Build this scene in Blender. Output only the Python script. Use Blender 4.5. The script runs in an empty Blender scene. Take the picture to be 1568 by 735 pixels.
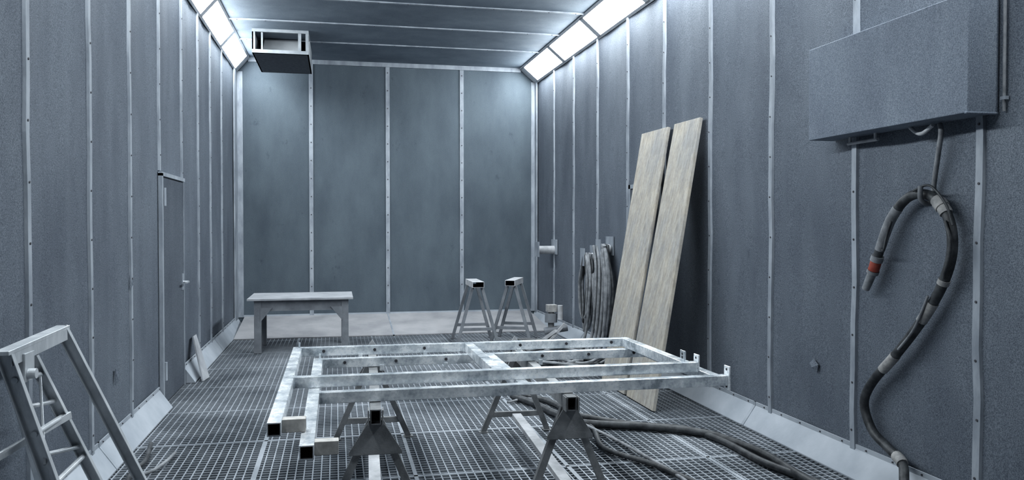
import bpy, math, random
from mathutils import Vector, Matrix, noise as mn
random.seed(4)
S=1.12           # modelling units -> metres
XL,XR,YB,YN=-1.33,2.87,11.68,-2.5
ZW,ZC=3.495,3.69
XLi,XRi=-1.165,2.64

# ------------------------------------------------------------------ materials
def newmat(n):
    m=bpy.data.materials.new(n); m.use_nodes=True
    nt=m.node_tree; b=nt.nodes['Principled BSDF']
    return m,nt,b
def coords(nt,scale=(1,1,1),rot=(0,0,0)):
    tc=nt.nodes.new('ShaderNodeTexCoord'); mp=nt.nodes.new('ShaderNodeMapping')
    mp.inputs['Scale'].default_value=scale; mp.inputs['Rotation'].default_value=rot
    nt.links.new(tc.outputs['Object'],mp.inputs['Vector']); return mp.outputs['Vector']
def noise(nt,vec,scale,detail=4,rough=.6):
    n=nt.nodes.new('ShaderNodeTexNoise'); n.inputs['Scale'].default_value=scale
    n.inputs['Detail'].default_value=detail; n.inputs['Roughness'].default_value=rough
    nt.links.new(vec,n.inputs['Vector']); return n.outputs['Fac']
def ramp(nt,fac,stops):
    r=nt.nodes.new('ShaderNodeValToRGB'); e=r.color_ramp.elements
    while len(e)<len(stops): e.new(.5)
    for i,(p,col) in enumerate(stops):
        e[i].position=p; e[i].color=(*col,1)
    nt.links.new(fac,r.inputs['Fac']); return r.outputs['Color']
def mix(nt,a,b,fac,mode='MIX'):
    m=nt.nodes.new('ShaderNodeMix'); m.data_type='RGBA'; m.blend_type=mode
    if isinstance(fac,float): m.inputs[0].default_value=fac
    else: nt.links.new(fac,m.inputs[0])
    nt.links.new(a,m.inputs[6]); nt.links.new(b,m.inputs[7]); return m.outputs[2]
def bump(nt,b,h,st,dist=.01):
    n=nt.nodes.new('ShaderNodeBump'); n.inputs['Strength'].default_value=st; n.inputs['Distance'].default_value=dist
    nt.links.new(h,n.inputs['Height']); nt.links.new(n.outputs['Normal'],b.inputs['Normal'])
def simple(n,c1,c2,scale=6,rough=.6,metal=0,bs=.2,stretch=(1,1,1),lo=.35,hi=.65):
    m,nt,b=newmat(n); v=coords(nt,stretch)
    f=noise(nt,v,scale); col=ramp(nt,f,[(lo,c1),(hi,c2)])
    nt.links.new(col,b.inputs['Base Color']); b.inputs['Roughness'].default_value=rough; b.inputs['Metallic'].default_value=metal
    f2=noise(nt,v,scale*12,2); bump(nt,b,f2,bs,.004)
    return m
def wallmat(n,k=1.0,tint=(1,1,1),contrast=1.0):
    m,nt,b=newmat(n); v=coords(nt)
    mid=(.136,.156,.184)
    def cc(a): return tuple((mid[i]+(a[i]-mid[i])*contrast)*k*tint[i] for i in range(3))
    sp=noise(nt,v,160,3,.8)
    col=ramp(nt,sp,[(.36,cc((.068,.080,.100))),(.5,cc(mid)),(.64,cc((.215,.238,.268)))])
    v2=coords(nt,(1,1,.6)); big=noise(nt,v2,1.1,5,.6)
    g=ramp(nt,big,[(.3,(.76,.77,.80)),(.7,(1.15,1.15,1.14))])
    col=mix(nt,col,g,1.0,'MULTIPLY')
    v3=coords(nt,(1,1,.3)); st=noise(nt,v3,4,5,.6)
    g3=ramp(nt,st,[(.33,(.89,.895,.915)),(.6,(1.04,1.04,1.04))])
    col=mix(nt,col,g3,1.0,'MULTIPLY')
    v4=coords(nt,(1,1,.7)); sc=noise(nt,v4,5.5,6,.75)
    g4=ramp(nt,sc,[(.28,(.62,.63,.67)),(.38,(1,1,1))])
    col=mix(nt,col,g4,.75,'MULTIPLY')
    nt.links.new(col,b.inputs['Base Color']); b.inputs['Roughness'].default_value=.7
    b.inputs['Specular IOR Level'].default_value=.35
    bump(nt,b,sp,.28,.005)
    return m
M={}
M['wall']=wallmat('abrasive_rubber_wall')
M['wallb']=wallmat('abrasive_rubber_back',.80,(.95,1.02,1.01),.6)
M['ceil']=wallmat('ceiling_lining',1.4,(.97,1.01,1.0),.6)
M['strip']=simple('strip_steel',(.23,.255,.29),(.38,.41,.45),7,.6,.0,.3,(1,1,.4))
M['rivet']=simple('rivet_dark',(.05,.05,.06),(.1,.1,.11),7,.6)
M['kick']=simple('kick_plate',(.32,.35,.39),(.43,.46,.50),2.2,.6,0,.15)
M['kickb']=simple('kick_plate_dusty',(.29,.29,.305),(.40,.395,.405),2.2,.65,0,.15)
M['grate']=simple('grating_steel',(.18,.20,.225),(.42,.445,.48),1.2,.45,.25,.3)
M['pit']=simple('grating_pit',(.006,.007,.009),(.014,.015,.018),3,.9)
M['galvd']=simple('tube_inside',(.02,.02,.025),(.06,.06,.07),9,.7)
M['zinc']=simple('zinc_end',(.36,.35,.33),(.58,.56,.53),20,.5,.3)
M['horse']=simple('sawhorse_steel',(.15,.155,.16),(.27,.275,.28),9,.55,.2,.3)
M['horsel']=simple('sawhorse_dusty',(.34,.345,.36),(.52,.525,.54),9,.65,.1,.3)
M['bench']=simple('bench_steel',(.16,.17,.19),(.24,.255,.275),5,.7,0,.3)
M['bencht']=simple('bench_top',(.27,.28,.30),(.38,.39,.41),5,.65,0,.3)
M['alu']=simple('aluminium',(.46,.485,.51),(.70,.72,.74),8,.34,.3,.25,(1,1,.3))
M['hose']=simple('rubber_hose',(.022,.024,.028),(.08,.085,.09),14,.5,0,.3)
M['hosel']=simple('rubber_hose_dusty',(.16,.168,.18),(.30,.31,.325),14,.75,0,.3)
M['tape']=simple('tape_grey',(.25,.25,.25),(.42,.41,.40),18,.8,0,.4)
M['red']=simple('red_ring',(.25,.045,.03),(.36,.09,.06),14,.6)
M['box']=wallmat('box_lining',1.5,(1,1,1),.7)
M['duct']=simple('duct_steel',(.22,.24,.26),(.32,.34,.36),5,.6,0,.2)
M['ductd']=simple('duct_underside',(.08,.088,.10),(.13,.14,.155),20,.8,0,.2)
M['fix']=simple('fixture_frame',(.38,.40,.43),(.48,.50,.53),5,.6,0,.2)
M['white']=simple('white_baffle',(.5,.52,.54),(.6,.62,.64),5,.6)
M['door']=wallmat('door_lining',.85)
# galvanised steel: spangle + streaky white bloom
m,nt,b=newmat('galvanised_steel'); v=coords(nt)
vo=nt.nodes.new('ShaderNodeTexVoronoi'); vo.inputs['Scale'].default_value=55; nt.links.new(v,vo.inputs['Vector'])
f=noise(nt,v,7,6,.7); c1=ramp(nt,f,[(.34,(.34,.38,.41)),(.46,(.64,.68,.71)),(.60,(.94,.96,.97))])
g=ramp(nt,vo.outputs['Distance'],[(0,(.82,.83,.86)),(.6,(1.06,1.06,1.06))]); c1=mix(nt,c1,g,1.0,'MULTIPLY')
nt.links.new(c1,b.inputs['Base Color']); b.inputs['Metallic'].default_value=.5
rr=nt.nodes.new('ShaderNodeMapRange'); rr.inputs[3].default_value=.12; rr.inputs[4].default_value=.40; nt.links.new(f,rr.inputs[0]); nt.links.new(rr.outputs[0],b.inputs['Roughness'])
bump(nt,b,f,.25,.004); M['galv']=m
# plywood
m,nt,b=newmat('weathered_plywood'); v=coords(nt,(9,9,.9),(0,math.radians(-13),0)); f=noise(nt,v,3.0,7,.66)
col=ramp(nt,f,[(.28,(.28,.26,.23)),(.48,(.375,.352,.318)),(.68,(.46,.44,.405))])
v2=coords(nt,(1.5,1.5,.8)); f2=noise(nt,v2,2.4,5,.7)
g=ramp(nt,f2,[(.35,(.76,.79,.84)),(.62,(1.06,1.03,.97))]); col=mix(nt,col,g,1.0,'MULTIPLY')
f3=noise(nt,coords(nt),38,3,.7); g3=ramp(nt,f3,[(.3,(.88,.88,.89)),(.55,(1.02,1.02,1.02))]); col=mix(nt,col,g3,1.0,'MULTIPLY')
nt.links.new(col,b.inputs['Base Color']); b.inputs['Roughness'].default_value=.85; bump(nt,b,f,.22,.003); M['ply']=m
m,nt,b=newmat('lamp_diffuser'); b.inputs['Base Color'].default_value=(.9,.9,.9,1)
v=coords(nt); f=noise(nt,v,3,2); col=ramp(nt,f,[(.3,(.87,.95,1.0)),(.7,(.92,.975,1.0))])
nt.links.new(col,b.inputs['Emission Color']); b.inputs['Emission Strength'].default_value=36.0; M['lamp']=m

# ------------------------------------------------------------------ builder
class MB:
    def __init__(s): s.v=[];s.f=[];s.m=[];s.sm=[];s.mats=[]
    def mi(s,k):
        if k not in s.mats: s.mats.append(k)
        return s.mats.index(k)
    def add(s,vs,fs,k,smooth=False):
        o=len(s.v); s.v+= [tuple(p) for p in vs]
        for f in fs: s.f.append(tuple(i+o for i in f)); s.m.append(s.mi(k)); s.sm.append(smooth)
    def box(s,a,b,k):
        x0,y0,z0=[min(a[i],b[i]) for i in range(3)]; x1,y1,z1=[max(a[i],b[i]) for i in range(3)]
        s.add([(x0,y0,z0),(x1,y0,z0),(x1,y1,z0),(x0,y1,z0),(x0,y0,z1),(x1,y0,z1),(x1,y1,z1),(x0,y1,z1)],
              [(0,3,2,1),(4,5,6,7),(0,1,5,4),(1,2,6,5),(2,3,7,6),(3,0,4,7)],k)
    def quad(s,pts,k): s.add(pts,[tuple(range(len(pts)))],k)
    def prism(s,pts,ext,k):
        e=Vector(ext); n=len(pts); vs=[Vector(p) for p in pts]+[Vector(p)+e for p in pts]
        fs=[tuple(range(n))[::-1],tuple(range(n,2*n))]+[(i,(i+1)%n,n+(i+1)%n,n+i) for i in range(n)]
        s.add(vs,fs,k)
    def frame(s,p0,p1,up):
        d=(Vector(p1)-Vector(p0)).normalized(); u=Vector(up)
        if abs(d.dot(u))>.98: u=Vector((0,1,0))
        sd=d.cross(u).normalized(); u=sd.cross(d).normalized(); return d,sd,u
    def beam(s,p0,p1,w,h,k,up=(0,0,1)):
        d,sd,u=s.frame(p0,p1,up); vs=[]
        for p in (Vector(p0),Vector(p1)):
            for a,b in((-1,-1),(1,-1),(1,1),(-1,1)): vs.append(p+sd*a*w/2+u*b*h/2)
        s.add(vs,[(0,1,2,3),(7,6,5,4),(0,4,5,1),(1,5,6,2),(2,6,7,3),(3,7,4,0)],k)
    def chan(s,p0,p1,w,h,k,up=(0,0,1),t=.004,open=1):
        d,sd,u=s.frame(p0,p1,up); p0=Vector(p0);p1=Vector(p1)
        s.beam(p0-sd*open*(w/2-t/2),p1-sd*open*(w/2-t/2),t,h,k,u)
        for q in (-1,1): s.beam(p0+u*q*(h/2-t/2),p1+u*q*(h/2-t/2),w,t,k,u)
    def tubeq(s,p0,p1,w,h,k,ki,t=.005,up=(0,0,1)):
        d,sd,u=s.frame(p0,p1,up); vs=[]
        for p in (Vector(p0),Vector(p1)):
            for q in (0,t):
                for a,b in((-1,-1),(1,-1),(1,1),(-1,1)): vs.append(p+sd*a*(w/2-q)+u*b*(h/2-q))
        fs=[];fi=[]
        for i in range(4):
            j=(i+1)%4
            fs+=[(i,8+i,8+j,j),(i,j,4+j,4+i),(8+i,12+i,12+j,8+j)]
            fi+=[(4+i,4+j,12+j,12+i)]
        s.add(vs,fs,k); s.add(vs,fi,ki)
    def ring(s,c,d,r,n):
        d=Vector(d).normalized(); a=d.orthogonal().normalized(); b=d.cross(a)
        return [Vector(c)+a*math.cos(6.28318*i/n)*r+b*math.sin(6.28318*i/n)*r for i in range(n)]
    def cyl(s,p0,p1,r,k,n=12,r1=None,caps=True):
        d=Vector(p1)-Vector(p0); A=s.ring(p0,d,r,n); B=s.ring(p1,d,r if r1 is None else r1,n)
        s.add(A+B,[(i,(i+1)%n,n+(i+1)%n,n+i) for i in range(n)],k,True)
        if caps: s.add(A,[tuple(range(n))[::-1]],k); s.add(B,[tuple(range(n))],k)
    def hose(s,pts,r,k,n=10,sub=8,smooth=True):
        P=[Vector(p) for p in pts]
        Q=[P[0]*2-P[1]]+P+[P[-1]*2-P[-2]]; C=[]
        for i in range(1,len(Q)-2):
            for j in range(sub):
                t=j/sub; a,b,c,d=Q[i-1],Q[i],Q[i+1],Q[i+2]
                C.append(.5*((2*b)+(c-a)*t+(2*a-5*b+4*c-d)*t*t+(3*b-a-3*c+d)*t**3))
        C.append(P[-1]); m=len(C); T=[]
        for i in range(m): T.append((C[min(i+1,m-1)]-C[max(i-1,0)]).normalized())
        a=T[0].orthogonal().normalized(); vs=[]
        for i in range(m):
            a=(a-T[i]*a.dot(T[i])).normalized(); b=T[i].cross(a)
            for q in range(n): an=6.28318*q/n; vs.append(C[i]+a*math.cos(an)*r+b*math.sin(an)*r)
        fs=[]
        for i in range(m-1):
            for q in range(n): fs.append((i*n+q,i*n+(q+1)%n,(i+1)*n+(q+1)%n,(i+1)*n+q))
        s.add(vs,fs,k,True); s.add(vs[:n],[tuple(range(n))[::-1]],k); s.add(vs[-n:],[tuple(range(n))],k)
        return C
    def done(s,name,bevel=0):
        vs=[Vector(v)*S for v in s.v]
        lo=Vector([min(v[i] for v in vs) for i in range(3)]); hi=Vector([max(v[i] for v in vs) for i in range(3)])
        ce=(lo+hi)/2; ce.z=lo.z
        me=bpy.data.meshes.new(name); me.from_pydata([v-ce for v in vs],[],s.f)
        for k in s.mats: me.materials.append(M[k])
        me.polygons.foreach_set('material_index',s.m); me.polygons.foreach_set('use_smooth',s.sm); me.update()
        ob=bpy.data.objects.new(name,me); ob.location=ce; bpy.context.scene.collection.objects.link(ob)
        if bevel:
            md=ob.modifiers.new('bevel','BEVEL'); md.width=bevel; md.segments=2; md.limit_method='ANGLE'
        return ob

# ------------------------------------------------------------------ shell
b=MB()   # floor: grating over a dark pit
gy0,gy1=1.2,10.45
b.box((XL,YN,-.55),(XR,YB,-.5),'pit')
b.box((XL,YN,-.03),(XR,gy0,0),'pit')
x=XL+.02
p=.047
while x<XR:
    b.box((x-.0038,gy0,-.035),(x+.0038,gy1,-.001),'grate'); x+=p
y=gy0
while y<gy1:
    b.box((XL,y-.0036,-.022),(XR,y+.0036,-.002),'grate'); y+=p
for xs in (-.45,.43,1.31,2.19):
    b.box((xs-.011,gy0,-.035),(xs+.011,gy1,0),'grate')
y=1.7
while y<gy1:
    b.box((XL,y-.010,-.035),(XR,y+.010,0),'grate'); y+=.95
b.done('floor')

def strip_x(b,X,sgn,y,z0,z1,w=.05,k='strip'):
    N=14; ph=random.random()*6; L=[];th=.014
    for i in range(N+1):
        z=z0+(z1-z0)*i/N; o=.006*math.sin(z*5+ph)+.004*math.sin(z*11+ph*2)
        L.append((y+o,z))
    vs=[]
    for (yy,z) in L:
        vs+=[(X+sgn*.012,yy-w/2,z),(X-sgn*th,yy-w/2+.004,z),(X-sgn*th,yy+w/2-.004,z),(X+sgn*.012,yy+w/2,z)]
    fs=[]
    for i in range(N):
        for q in range(3): fs.append((i*4+q,i*4+q+1,i*4+5+q,i*4+4+q))
    b.add(vs,fs,k)
    z=z0+.12
    while z<z1-.05:
        o=.006*math.sin(z*5+ph)+.004*math.sin(z*11+ph*2)
        b.cyl((X-sgn*th,y+o,z),(X-sgn*(th+.004),y+o,z),.006,'rivet',8); z+=.27
SR=(-1.4,-.5,.45,1.37,2.28,3.19,4.10,5.01,5.93,6.85,7.78,8.75,9.69,10.62)
SL=(-1.6,-.7,.2,1.15,2.1,3.02,3.95,4.88,5.78,6.69,7.62,8.5,9.3,10.2,11.2)
def wall_side(name,X,sgn,Xo,strips,crease):
    # rubber sheets pinned under the cover strips, slightly slack in between
    b=MB(); ny,nz=260,48; vs=[]
    for i in range(ny+1):
        y=YN+(YB-YN)*i/ny
        dd=min(abs(y-q) for q in strips); k=min(1,dd/.3)
        for j in range(nz+1):
            z=-.55+(ZW+.55)*j/nz
            h=k*(-.010+.008*mn.noise(Vector((y*1.9+sgn*7,z*.8,3)))+.005*mn.noise(Vector((y*5,z*1.6,9))))
            for (cy,z0,z1,a) in crease:
                if z0<z<z1: h+=a*math.exp(-((y-cy-.02*math.sin(z*4))/.06)**2)*math.sin(math.pi*(z-z0)/(z1-z0))
            vs.append((X-sgn*min(0,h),y,z))
    fs=[]
    for i in range(ny):
        for j in range(nz):
            a=i*(nz+1)+j; q=(a,a+1,a+nz+2,a+nz+1); fs.append(q if sgn>0 else q[::-1])
    b.add(vs,fs,'wall',True)
    b.box((X+sgn*.04,YN,-.55),(Xo,YB+.1,ZW),'wall')
    return b.done(name)
wall_side('wall_right',XR,1,XR+.1,SR,[])
wall_side('wall_left',XL,-1,XL-.1,SL,[(4.49,1.0,2.3,.014),(9.0,.9,2.2,.01)])
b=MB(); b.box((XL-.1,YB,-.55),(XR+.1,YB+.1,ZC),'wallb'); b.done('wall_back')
b=MB(); b.box((XL-.1,YN-.1,-.55),(XR+.1,YN,ZC),'wall'); b.done('wall_front')
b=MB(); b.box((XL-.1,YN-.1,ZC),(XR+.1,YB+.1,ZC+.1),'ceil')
y=10.5
while y>-2:
    b.box((XLi,y-.018,ZC-.012),(XRi,y+.018,ZC),'strip')
    xx=XLi+.1
    while xx<XRi: b.cyl((xx,y,ZC-.012),(xx,y,ZC-.016),.007,'rivet',6); xx+=.3
    y-=1.0
b.done('ceiling')
b=MB()
for y in SR: strip_x(b,XR,1,y,.12,ZW)
b.box((XR-.02,YB-.12,.12),(XR,YB,ZW),'strip')
# small torn flap of lining
b.prism([(XR-.003,4.46,.50),(XR-.022,4.49,.53),(XR-.010,4.53,.55),(XR-.003,4.50,.58),(XR-.003,4.45,.55)],(-.004,0,0),'wall')
b.done('trim_1')
b=MB()
for y in SL:
    if y==6.69: strip_x(b,XL,-1,6.69,1.82,ZW)
    elif y<11: strip_x(b,XL,-1,y,.12,ZW)
b.box((XL,YB-.3,.12),(XL+.02,YB,ZW),'strip')
for (fy,fz) in ((5.77,.98),(5.4,.42)):
    b.prism([(XL+.003,fy-.02,fz),(XL+.02,fy,fz+.03),(XL+.01,fy+.03,fz+.09),(XL+.003,fy-.01,fz+.10)],(.003,0,0),'wall')
b.done('trim_2')
b=MB()
for x in (-.336,.716,1.772):
    b.box((x-.028,YB-.014,.14),(x+.028,YB,ZC-.04),'strip')
    z=.3
    while z<3.6: b.cyl((x,YB-.014,z),(x,YB-.019,z),.008,'rivet',8); z+=.25
b.box((XL,YB-.015,.14),(XL+.09,YB,ZW),'strip'); b.box((XR-.07,YB-.015,.14),(XR,YB,ZW),'strip')
b.box((XLi,YB-.03,ZC-.06),(XRi,YB,ZC),'strip')
b.done('trim_3')
def kick_side(name,X,sg,y0,y1,joints):
    b=MB(); b.prism([(X,y0,0),(X-sg*.1,y0,0),(X-sg*.1,y0,.008),(X-sg*.008,y0,.14),(X-sg*.008,y0,.165),(X,y0,.165)],(0,y1-y0,0),'kick')
    for j in joints:
        b.prism([(X-sg*.103,j,0),(X-sg*.103,j,.01),(X-sg*.012,j,.14),(X-sg*.012,j,.165),(X,j,.165),(X,j,0)],(0,.03,0),'strip')
    y=y0+.1
    while y<y1: b.cyl((X-sg*.008,y,.152),(X-sg*.014,y,.152),.005,'rivet',6); y+=.22
    return b.done(name)
kick_side('baseboard_right',XR,1,YN,YB-.02,(1.2,3.2,5.2,7.2,9.2))
kick_side('baseboard_left',XL,-1,YN,6.64,(1.2,3.2,5.0))
kick_side('baseboard_left',XL,-1,7.66,YB-.02,(9.5,))
b=MB(); b.prism([(XL+.1,10.42,0),(XL+.1,10.42,.012),(XL+.1,YB-.01,.15),(XL+.1,YB-.01,0)],(XR-XL-.2,0,0),'kickb')
b.box((XL,YB-.012,.14),(XR,YB,.17),'kick')
b.prism([(.70,10.42,.0),(.70,10.42,.014),(.70,YB-.01,.154),(.70,YB-.01,.1)],(.02,0,0),'strip')
b.done('baseboard_back')

# ------------------------------------------------------------------ lights
def bank(name,X,Xi):
    b=MB(); O=Vector((X,0,ZW)); I=Vector((Xi,0,ZC)); d=(I-O)
    L=d.length; d=d/L; nrm=Vector((d.z,0,-d.x)); 
    if nrm.z>0: nrm=-nrm
    if (nrm.x>0)==(X>0): nrm.x=-nrm.x
    nrm.normalize()
    def pt(u,y,h): return O+d*(u*L)+Vector((0,y,0))+nrm*h
    b.quad([pt(0,YN,0),pt(1,YN,0),pt(1,YB,0),pt(0,YB,0)],'fix')
    y=YB-.22; Ld=1.32; gap=.11
    def bar(u0,u1,ya,yb,h=.018):
        b.add([pt(u0,ya,0),pt(u1,ya,0),pt(u1,yb,0),pt(u0,yb,0),pt(u0,ya,h),pt(u1,ya,h),pt(u1,yb,h),pt(u0,yb,h)],
              [(0,3,2,1),(4,5,6,7),(0,1,5,4),(1,2,6,5),(2,3,7,6),(3,0,4,7)],'fix')
    bar(-.04,.06,YN,YB); bar(.94,1.04,YN,YB); bar(0,1,y,YB)
    while y-Ld>1.0:
        b.quad([pt(.06,y-Ld,.008),pt(.94,y-Ld,.008),pt(.94,y,.008),pt(.06,y,.008)],'lamp')
        bar(0,1,y-Ld-gap,y-Ld); y-=Ld+gap
    b.done(name)
bank('fluorescent_light_bank',XR,XRi); bank('fluorescent_light_bank',XL,XLi)

# ------------------------------------------------------------------ ceiling duct
b=MB(); x0,x1,y0,y1,z0,z1=-.95,-.31,9.95,11.2,3.41,ZC
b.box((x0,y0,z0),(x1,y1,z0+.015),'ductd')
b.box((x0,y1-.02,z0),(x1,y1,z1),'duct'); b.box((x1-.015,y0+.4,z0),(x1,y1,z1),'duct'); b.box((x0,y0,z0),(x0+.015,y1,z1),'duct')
for x in (x0,x1-.12,x1-.035): b.box((x,y0,z0),(x+.035,y0+.03,z1),'duct')
b.box((x0,y0-.01,z0),(x1,y0+.03,z0+.04),'duct'); b.box((x0,y0-.01,z1-.035),(x1,y0+.03,z1),'duct')
b.box((x1-.015,y0,z0),(x1,y0+.4,z0+.035),'duct'); b.box((x1-.015,y0,z1-.035),(x1,y0+.4,z1),'duct')
b.prism([(x0+.10,y0+.2,z0+.02),(x1-.13,y0+.2,z0+.02),(x1-.13,y0+.5,z1-.01),(x0+.10,y0+.5,z1-.01)],(0,.01,0),'white')
b.box((x0+.10,y0+.02,z0),(x0+.12,y0+.04,z1),'duct')
b.done('ventilation_duct')

# ------------------------------------------------------------------ doors
b=MB(); X=XL+.003
b.box((X,6.66,0),(X+.03,6.70,1.80),'strip'); b.box((X,6.66,1.78),(X+.03,7.62,1.81),'strip'); b.box((X,7.58,0),(X+.025,7.60,1.80),'strip')
b.box((X,6.73,.01),(X+.018,7.58,1.77),'door')
for z in (.2,1.55): b.cyl((X+.035,6.72,z),(X+.035,6.72,z+.14),.012,'strip')
b.box((X+.018,7.5,.84),(X+.026,7.55,.98),'strip'); b.cyl((X+.02,7.52,.91),(X+.07,7.52,.91),.009,'alu'); b.beam((X+.07,7.53,.91),(X+.07,7.40,.91),.014,.014,'alu')
b.done('door_1')
b=MB(); X=XR-.003  # this object is a second door, right wall, partly hidden by the planks
b.box((X-.03,7.64,0.17),(X,7.69,1.80),'strip'); b.box((X-.03,6.90,1.76),(X,7.69,1.80),'strip'); b.box((X-.012,6.92,.17),(X,7.64,1.76),'door')
b.box((X-.03,6.90,.17),(X,6.93,1.8),'strip')
b.done('door_2')

# ------------------------------------------------------------------ wall box
b=MB(); b.box((2.708,3.09,1.896),(XR-.002,4.32,2.424),'box'); 
b.box((2.70,3.085,1.89),(XR-.002,3.10,1.90),'box')
b.done('wall_cabinet',.004)
b=MB()
b.cyl((2.83,4.12,1.86),(2.83,3.86,1.86),.009,'horsel'); b.cyl((2.83,4.1,1.86),(2.83,4.1,1.896),.009,'horsel'); b.cyl((2.83,3.88,1.86),(2.83,3.88,1.896),.009,'horsel')
b.hose([(2.84,3.62,1.893),(2.82,3.55,1.86),(2.80,3.48,1.85),(2.79,3.40,1.88)],.010,'horsel')
b.done('cabinet_bracket')
b=MB(); b.cyl((2.86,3.05,1.9),(2.86,3.05,3.45),.007,'hosel',8)
for z in (1.95,2.5,3.0): b.box((2.852,3.035,z),(2.87,3.065,z+.015),'strip')
b.done('wall_cable')

# ------------------------------------------------------------------ blast hose on the wall
b=MB(); X=2.81
H=[(3.86,1.16),(3.81,1.27),(3.715,1.44),(3.58,1.545),(3.43,1.54),(3.32,1.44),(3.29,1.29),(3.35,1.12),(3.49,.93),(3.68,.73),(3.86,.56),(3.93,.43),(3.86,.30),(3.72,.24),(3.58,.20),(3.50,.12),(3.42,.03),(3.2,.03),(2.9,.03)]
def hx(z): return X if z>.25 else X-.09*min(1,(.25-z)/.15)
pts=[(hx(z),y,z) for y,z in H]
C=b.hose(pts,.024,'hose',12)
def wrap(i,j,r,k): b.hose([C[q] for q in range(i,j)],r,k,12,2)
wrap(34,40,.030,'tape'); wrap(35,38,.034,'tape'); wrap(60,65,.027,'tape'); wrap(55,57,.028,'tape'); wrap(72,77,.027,'tape'); wrap(108,113,.029,'tape')
wrap(8,20,.026,'hosel')
n0=Vector((X,3.925,1.055)); n1=Vector((X,3.86,1.16)); n2=Vector((X,3.81,1.27))
b.cyl(n0,n0.lerp(n1,.9),.021,'hosel',14,.024); b.cyl(n0.lerp(n1,.85),n1,.032,'hosel',14); b.cyl(n1,n1.lerp(n2,.45),.029,'red',14); b.cyl(n1.lerp(n2,.45),n1.lerp(n2,.7),.033,'hosel',14)
b.hose([(X,3.80,1.28),(X-.03,3.74,1.27),(X-.03,3.72,1.33),(X-.03,3.68,1.42)],.006,'hose',6)
b.hose([(2.78,3.3,1.42),(2.775,3.26,1.3),(2.78,3.31,1.15)],.008,'hose',6)
b.hose([(2.78,3.52,1.57),(2.775,3.40,1.59),(2.78,3.30,1.50),(2.785,3.26,1.40)],.006,'hose',6)
b.hose([(2.78,3.41,1.06),(2.775,3.50,.89),(2.78,3.62,.77)],.007,'hosel',6)
b.hose([(2.82,3.39,1.885),(2.81,3.37,1.84),(2.82,3.40,1.74),(2.84,3.45,1.60),(2.845,3.46,1.53),(2.81,3.46,1.505),(2.77,3.455,1.53),(2.765,3.45,1.59)],.012,'hosel',8)
b.done('blasting_hose')

# ------------------------------------------------------------------ planks
def plank(name,yb,yt,yb2,yt2):
    b=MB(); lo0=Vector((2.335,yb,0.003)); lo1=Vector((2.335,yb2,.003)); hi0=Vector((2.845,yt,2.25)); hi1=Vector((2.845,yt2,2.255))
    nrm=(lo1-lo0).cross(hi0-lo0).normalized()
    if nrm.x>0: nrm=-nrm
    b.prism([lo0,lo1,hi1,hi0],nrm*.028,'ply'); ob=b.done(name,.003)
plank('plywood_plank',5.73,6.02,6.29,6.52)
plank('plywood_plank',6.35,6.66,6.93,7.28)

# ------------------------------------------------------------------ steel frames
T=.052
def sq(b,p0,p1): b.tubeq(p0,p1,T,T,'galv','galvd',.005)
def gate(name,x0,x1,yf,yb,ys,z,xc,plates):
    b=MB()
    sq(b,(x0+T/2,yf,z),(x1,yf,z)); sq(b,(x0-T/2,yb,z),(x1-T/2,yb,z))
    sq(b,(x0,ys,z),(x0,yb-T/2,z)); sq(b,(x1-T,yf+T/2,z),(x1-T,yb-T/2,z)); sq(b,(xc,yf+T/2,z),(xc,yb-T/2,z))
    b.tubeq((x0+T/2,ys+.07,z),(x0+T/2+.085,ys+.07,z),.05,.05,'zinc','galvd',.005)
    for k in range(7):
        x=x0+.15+(x1-x0-.3)*k/6
        b.cyl((x,yb-T/2-.001,z+.004),(x,yb-T/2-.007,z+.004),.009,'galvd',10)
    for x in (x0+.35,xc+.3,xc-.28): b.box((x,yb-T/2-.012,z-.05),(x+.025,yb-T/2,z-.015),'galv')
    for (wx,wy) in ((xc-T/2,yf+T/2),(xc+T/2,yf+T/2),(xc-T/2,yb-T/2),(xc+T/2,yb-T/2),(x0+T/2,yf-T/2),(x0+T/2,yf+T/2)):
        b.cyl((wx,wy,z-T/2),(wx,wy,z+T/2),.006,'galv',8)
    b.cyl((x0+.01,yb,z+T/2),(x0+.01,yb,z+T/2+.03),.006,'galv',8)
    for (px,py,h0,h1) in plates:
        b.box((px,py-.03,z-h0),(px+.008,py+.03,z+h1),'galv')
        for q in (z+h1-.018,z-h0+.018): b.cyl((px-.002,py,q),(px+.011,py,q),.007,'galvd',8)
    return b.done(name,.0035)
gate('welded_steel_frame',-.105,1.965,3.88,4.84,2.94,.601,.90,[(1.965,3.87,.05,.075)])
gate('welded_steel_frame',-.225,1.855,4.00,4.95,3.08,.654,.79,[(1.855,4.0,.02,.065),(1.80,4.05,-.026,.08)])

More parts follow.
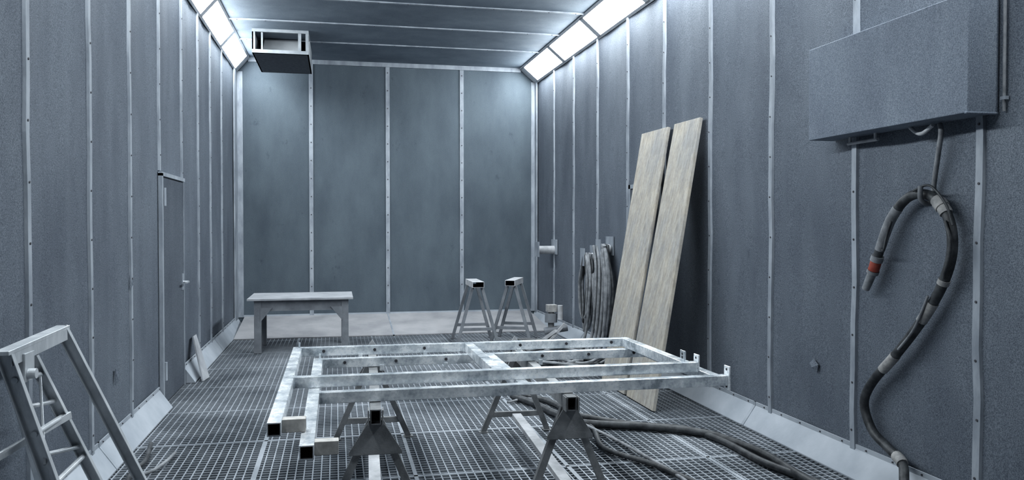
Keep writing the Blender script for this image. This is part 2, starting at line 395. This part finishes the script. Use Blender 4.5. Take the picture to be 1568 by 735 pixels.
# ------------------------------------------------------------------ sawhorses
def horse(name,pf,pr,H,sp,lug=True,strt=True,mat='horse',mtop='horse',tw=.05,crossz=.12,gus=True):
    b=MB(); pf=Vector((pf[0],pf[1],0)); pr=Vector((pr[0],pr[1],0)); d=(pr-pf).normalized(); sd=Vector((d.y,-d.x,0)); Z=Vector((0,0,1))
    b.tubeq(pf+Z*(H-.035),pr+Z*(H-.035),tw,.07,mtop,'galvd',.006)
    for e,(p,dr) in enumerate(((pf,d),(pr,-d))):
        q=p+dr*.09
        for sg in (-1,1):
            top=q+Z*(H-.07)+sd*sg*tw*.4; ft=q+sd*sg*sp+dr*-.04
            b.beam(top,ft+Z*.004,.035,.035,mat,up=d)
            b.box((ft.x-.03,ft.y-.03,0),(ft.x+.03,ft.y+.03,.006),mat)
        if crossz:
            k=(H-crossz)/H*sp; zc=Z*crossz
            b.beam(q-sd*k+zc-dr*.03,q+sd*k+zc-dr*.03,.03,.035,mat)
        if gus:
            za,zb=H-.06,H-.20; ka=.03; kb=.03+(sp-.03)*(.20/H)+.018
            o=q-dr*.045
            b.prism([o-sd*ka+Z*za,o+sd*ka+Z*za,o+sd*kb+Z*zb,o+sd*kb+Z*(zb-.015),o-sd*kb+Z*(zb-.015),o-sd*kb+Z*zb],dr*-.008,mat)
        if lug:
            o=p+dr*.02
            for sg in (-1,1):
                oo=o+sd*sg*(tw/2+.004)
                b.prism([oo-d*.035+Z*(H-.07),oo+d*.035+Z*(H-.07),oo+d*.035+Z*(H+.0),oo-d*.035+Z*(H+.0)],sd*sg*.006,mat)
    if strt:
        a=pf+d*.1; c2=pr-d*.1
        b.beam(a+Z*(crossz-.005),c2+Z*(crossz-.005),.06,.03,'horsel')
    if lug:
        o=pr-d*.03
        b.prism([o-sd*.03+Z*H,o+sd*.03+Z*H,o+sd*.03+Z*(H+.03),o+Z*(H+.075),o-sd*.03+Z*(H+.03)],d*.008,'horsel')
    return b.done(name,.002)
horse('steel_sawhorse',(.17,3.70),(.23,5.48),.572,.235)
horse('steel_sawhorse',(1.11,3.78),(1.19,5.46),.572,.22)
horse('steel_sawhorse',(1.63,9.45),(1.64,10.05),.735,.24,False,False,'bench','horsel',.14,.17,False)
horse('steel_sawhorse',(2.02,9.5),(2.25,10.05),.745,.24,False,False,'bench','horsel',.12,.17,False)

# ------------------------------------------------------------------ bench
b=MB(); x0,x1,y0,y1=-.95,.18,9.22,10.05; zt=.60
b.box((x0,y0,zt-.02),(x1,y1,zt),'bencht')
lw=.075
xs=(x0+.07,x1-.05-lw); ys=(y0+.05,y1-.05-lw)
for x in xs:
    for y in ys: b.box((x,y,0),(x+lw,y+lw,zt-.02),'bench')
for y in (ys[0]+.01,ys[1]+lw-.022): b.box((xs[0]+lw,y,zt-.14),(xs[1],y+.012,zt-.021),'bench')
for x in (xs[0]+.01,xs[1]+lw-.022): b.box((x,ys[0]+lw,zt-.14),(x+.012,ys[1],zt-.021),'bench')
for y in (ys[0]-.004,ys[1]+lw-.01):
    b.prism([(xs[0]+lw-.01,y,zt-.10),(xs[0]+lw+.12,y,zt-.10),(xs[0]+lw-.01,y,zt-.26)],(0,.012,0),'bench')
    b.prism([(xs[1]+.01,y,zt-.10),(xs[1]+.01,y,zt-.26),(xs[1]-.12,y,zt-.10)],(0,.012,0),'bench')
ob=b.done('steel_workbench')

b=MB(); b.prism([(-1.18,7.70,.0),(-1.155,7.9,.0),(-1.315,8.2,.36),(-1.315,8.04,.36)],(.012,-.004,.006),'bencht'); b.done('metal_sheet')

# ------------------------------------------------------------------ aluminium ladder
b=MB()
A0,A1=Vector((-1.2,3.33,.93)),Vector((-1.03,3.63,0.0))
B0,B1=Vector((-1.17,3.87,.955)),Vector((-.91,4.38,0.0))
up=(1,0,.25)
b.chan(A0,A1,.03,.055,'alu',up); b.chan(B0,B1,.028,.05,'alu',up)
b.beam(A0+Vector((0,-.03,.0)),B0+Vector((0,.03,.0)),.055,.016,'alu',up=(0,0,1))
b.beam(A0+Vector((0.024,-.0,-.028)),B0+Vector((.024,0,-.028)),.005,.05,'alu',up=(0,0,1))
b.beam(A0+Vector((-.024,-.0,-.028)),B0+Vector((-.024,0,-.028)),.005,.05,'alu',up=(0,0,1))
C0=A0.lerp(B0,.5)+Vector((-.02,0,-.05)); C1=Vector((-.97,4.02,0))
b.chan(C0,C1,.025,.045,'alu',up)
for t in (.12,.36,.60,.84):
    b.cyl(A0.lerp(A1,t),C0.lerp(C1,t*.92),.012,'alu',8)
D0=A0+Vector((-.03,.1,-.03)); D1=Vector((-1.2,3.9,0)); b.beam(D0,D1,.02,.035,'alu',up)
for t in (.25,.5,.75): b.cyl(D0.lerp(D1,t),C0.lerp(C1,t),.010,'alu',8)
b.beam((-1.3,3.3,.50),(-1.1,3.75,.60),.012,.03,'alu')
b.beam(C0.lerp(C1,.1),A0.lerp(A1,.5),.01,.02,'alu')
b.box((-1.19,3.42,.80),(-1.16,3.52,.91),'alu'); b.cyl((-1.16,3.45,.83),(-1.13,3.45,.83),.02,'alu')
b.done('aluminium_stepladder',.002)

# ------------------------------------------------------------------ floor hoses
b=MB()
b.hose([(1.38,6.39,.03),(1.49,6.05,.03),(1.55,5.75,.03),(1.66,5.42,.03),(2.05,5.22,.03),(2.36,4.98,.03),(2.46,4.70,.03),(2.50,4.39,.03),(2.47,3.96,.03),(2.45,3.3,.03)],.026,'hose')
b.hose([(1.42,6.5,.025),(1.62,6.15,.025),(1.66,5.79,.025),(1.62,5.5,.07),(1.98,5.32,.025),(2.3,5.12,.025),(2.40,4.80,.025),(2.42,4.3,.025),(2.52,3.8,.025),(2.5,3.2,.025)],.022,'hose')
b.hose([(1.67,5.79,.02),(1.70,5.29,.02),(1.62,4.80,.02),(1.78,4.42,.02),(1.87,4.09,.02),(1.95,3.7,.02)],.016,'hose')
b.hose([(1.3,6.2,.02),(1.5,6.3,.02),(1.75,6.0,.02),(1.6,5.6,.05),(1.75,5.0,.02),(1.80,4.6,.02),(1.84,4.1,.02),(1.8,3.6,.02)],.010,'hosel',8)
b.done('floor_hose')
b=MB()
for i in range(11):
    pts=[]; cx,cy=2.1+random.uniform(-.3,.2),7.8+random.uniform(-.3,.3); ph=random.random()*6; r=random.uniform(.2,.42)
    for k in range(9):
        a=ph+k*.75; pts.append((min(2.6,cx+r*1.2*math.cos(a)),cy+r*1.3*math.sin(a),.03+.05*abs(math.sin(k*1.3+i))+.009*i))
    b.hose(pts,random.choice((.014,.02,.024)),random.choice(('hose','hosel','hose')),8,5)
b.hose([(1.3,7.2,.03),(1.5,7.6,.03),(1.9,7.5,.05),(2.34,7.9,.05),(2.6,7.6,.05)],.022,'hose')
b.done('hose_coil')
b=MB(); b.hose([(-1.05,4.2,.02),(-1.08,4.55,.02),(-1.12,4.85,.02),(-1.1,5.1,.02),(-1.15,5.5,.02)],.014,'hose')
b.hose([(-1.12,4.78,.02),(-1.02,4.88,.02),(-.98,5.05,.02),(-.96,5.25,.02)],.010,'hosel'); b.done('air_hose')

# ------------------------------------------------------------------ hose hangers + hung hoses
def hanger(b,y,z,out=.2,pw=.06,ww=.09):
    b.box((XR-.01,y-ww,z-.08),(XR,y+ww,z+.12),'strip')
    b.cyl((XR-.01,y,z-.02),(XR-out,y,z-.02),.055,'horsel',16)
    b.box((XR-out-.008,y-pw,z-.11),(XR-out,y+pw,z+.09),'strip')
b=MB(); hanger(b,10.6,1.09,.24,.11,.14); b.done('hose_hanger',.002)
def bundle(name,y,zt,zb,n,w,tails):
    b=MB(); hanger(b,y+.05,zt,.13,.08,.12)
    for i in range(n):
        o=(i-n/2)*w/n; x=XR-.04-.06*random.random()-.02; r=random.choice((.012,.016,.022)); k=random.choice(('hose','hosel','hosel','hosel'))
        zz=zb+random.uniform(0,.22); ww=.06+.16*random.random(); j=lambda:random.uniform(-.025,.025)
        b.hose([(x,y-.02+o*.3,zt+.03),(x-.01,y-ww*.6+j(),zt-.1),(x-.01+j(),y-ww+j()+o*.5,(zt+zz)*.55),(x-.02,y-ww*.8+j(),zz+.12),(x-.02,y+j(),zz),
                (x-.01,y+ww*.9+j(),zz+.13),(x-.01,y+ww+j()+o*.5,(zt+zz)*.55),(x-.01,y+ww*.6+j(),zt-.08),(x,y+.02+o*.3,zt+.03)],r,k,8,6)
    for i in range(tails):
        yy=y-.1+.06*i; x=XR-.1-.02*i
        b.hose([(x,yy+.05,zt+.02),(x-.01,yy-.06,zt-.2),(x-.03,yy-.1,.6),(x-.05,yy-.06,.25),(x-.14,yy-.12,.04),(x-.24,yy-.2,.03)],.017,'hosel',8,6)
    b.done(name)
bundle('hanging_hose_bundle',8.85,1.05,.20,8,.3,1)
bundle('hanging_hose_bundle',8.28,1.16,.10,10,.3,4)
b=MB(); q=-.22
b.cyl((2.60+q,8.95,0),(2.60+q,8.95,.42),.035,'horse'); b.cyl((2.60+q,8.95,.30),(2.60+q,8.95,.40),.07,'bench'); b.cyl((2.52+q,8.95,.2),(2.78+q,8.9,.24),.04,'bench')
b.beam((2.48+q,8.85,.02),(2.72+q,8.8,.30),.05,.03,'horsel'); b.beam((2.42+q,9.0,.02),(2.62+q,8.8,.22),.05,.04,'horsel'); b.box((2.55+q,8.9,.42),(2.66+q,9.0,.50),'tape')
b.cyl((2.68+q,8.85,.34),(2.68+q,8.85,.5),.03,'horsel'); b.box((2.45+q,8.8,0),(2.75+q,9.05,.04),'horse')
b.done('valve_assembly',.002)

# ------------------------------------------------------------------ camera / world
cam=bpy.data.cameras.new('camera'); co=bpy.data.objects.new('camera',cam); bpy.context.scene.collection.objects.link(co)
cam.sensor_width=36; cam.lens=36*1250/1568; cam.clip_start=.05
co.location=(0,0,1.4*S); co.rotation_euler=(math.radians(90-1.03),0,math.radians(-12.15))
bpy.context.scene.camera=co
w=bpy.data.worlds.new('World'); bpy.context.scene.world=w; w.use_nodes=True
w.node_tree.nodes['Background'].inputs[0].default_value=(.33,.36,.4,1); w.node_tree.nodes['Background'].inputs[1].default_value=.2
vs=bpy.context.scene.view_settings
vs.view_transform='Standard'
try: vs.look='Medium High Contrast'
except Exception as e: print('look',e)
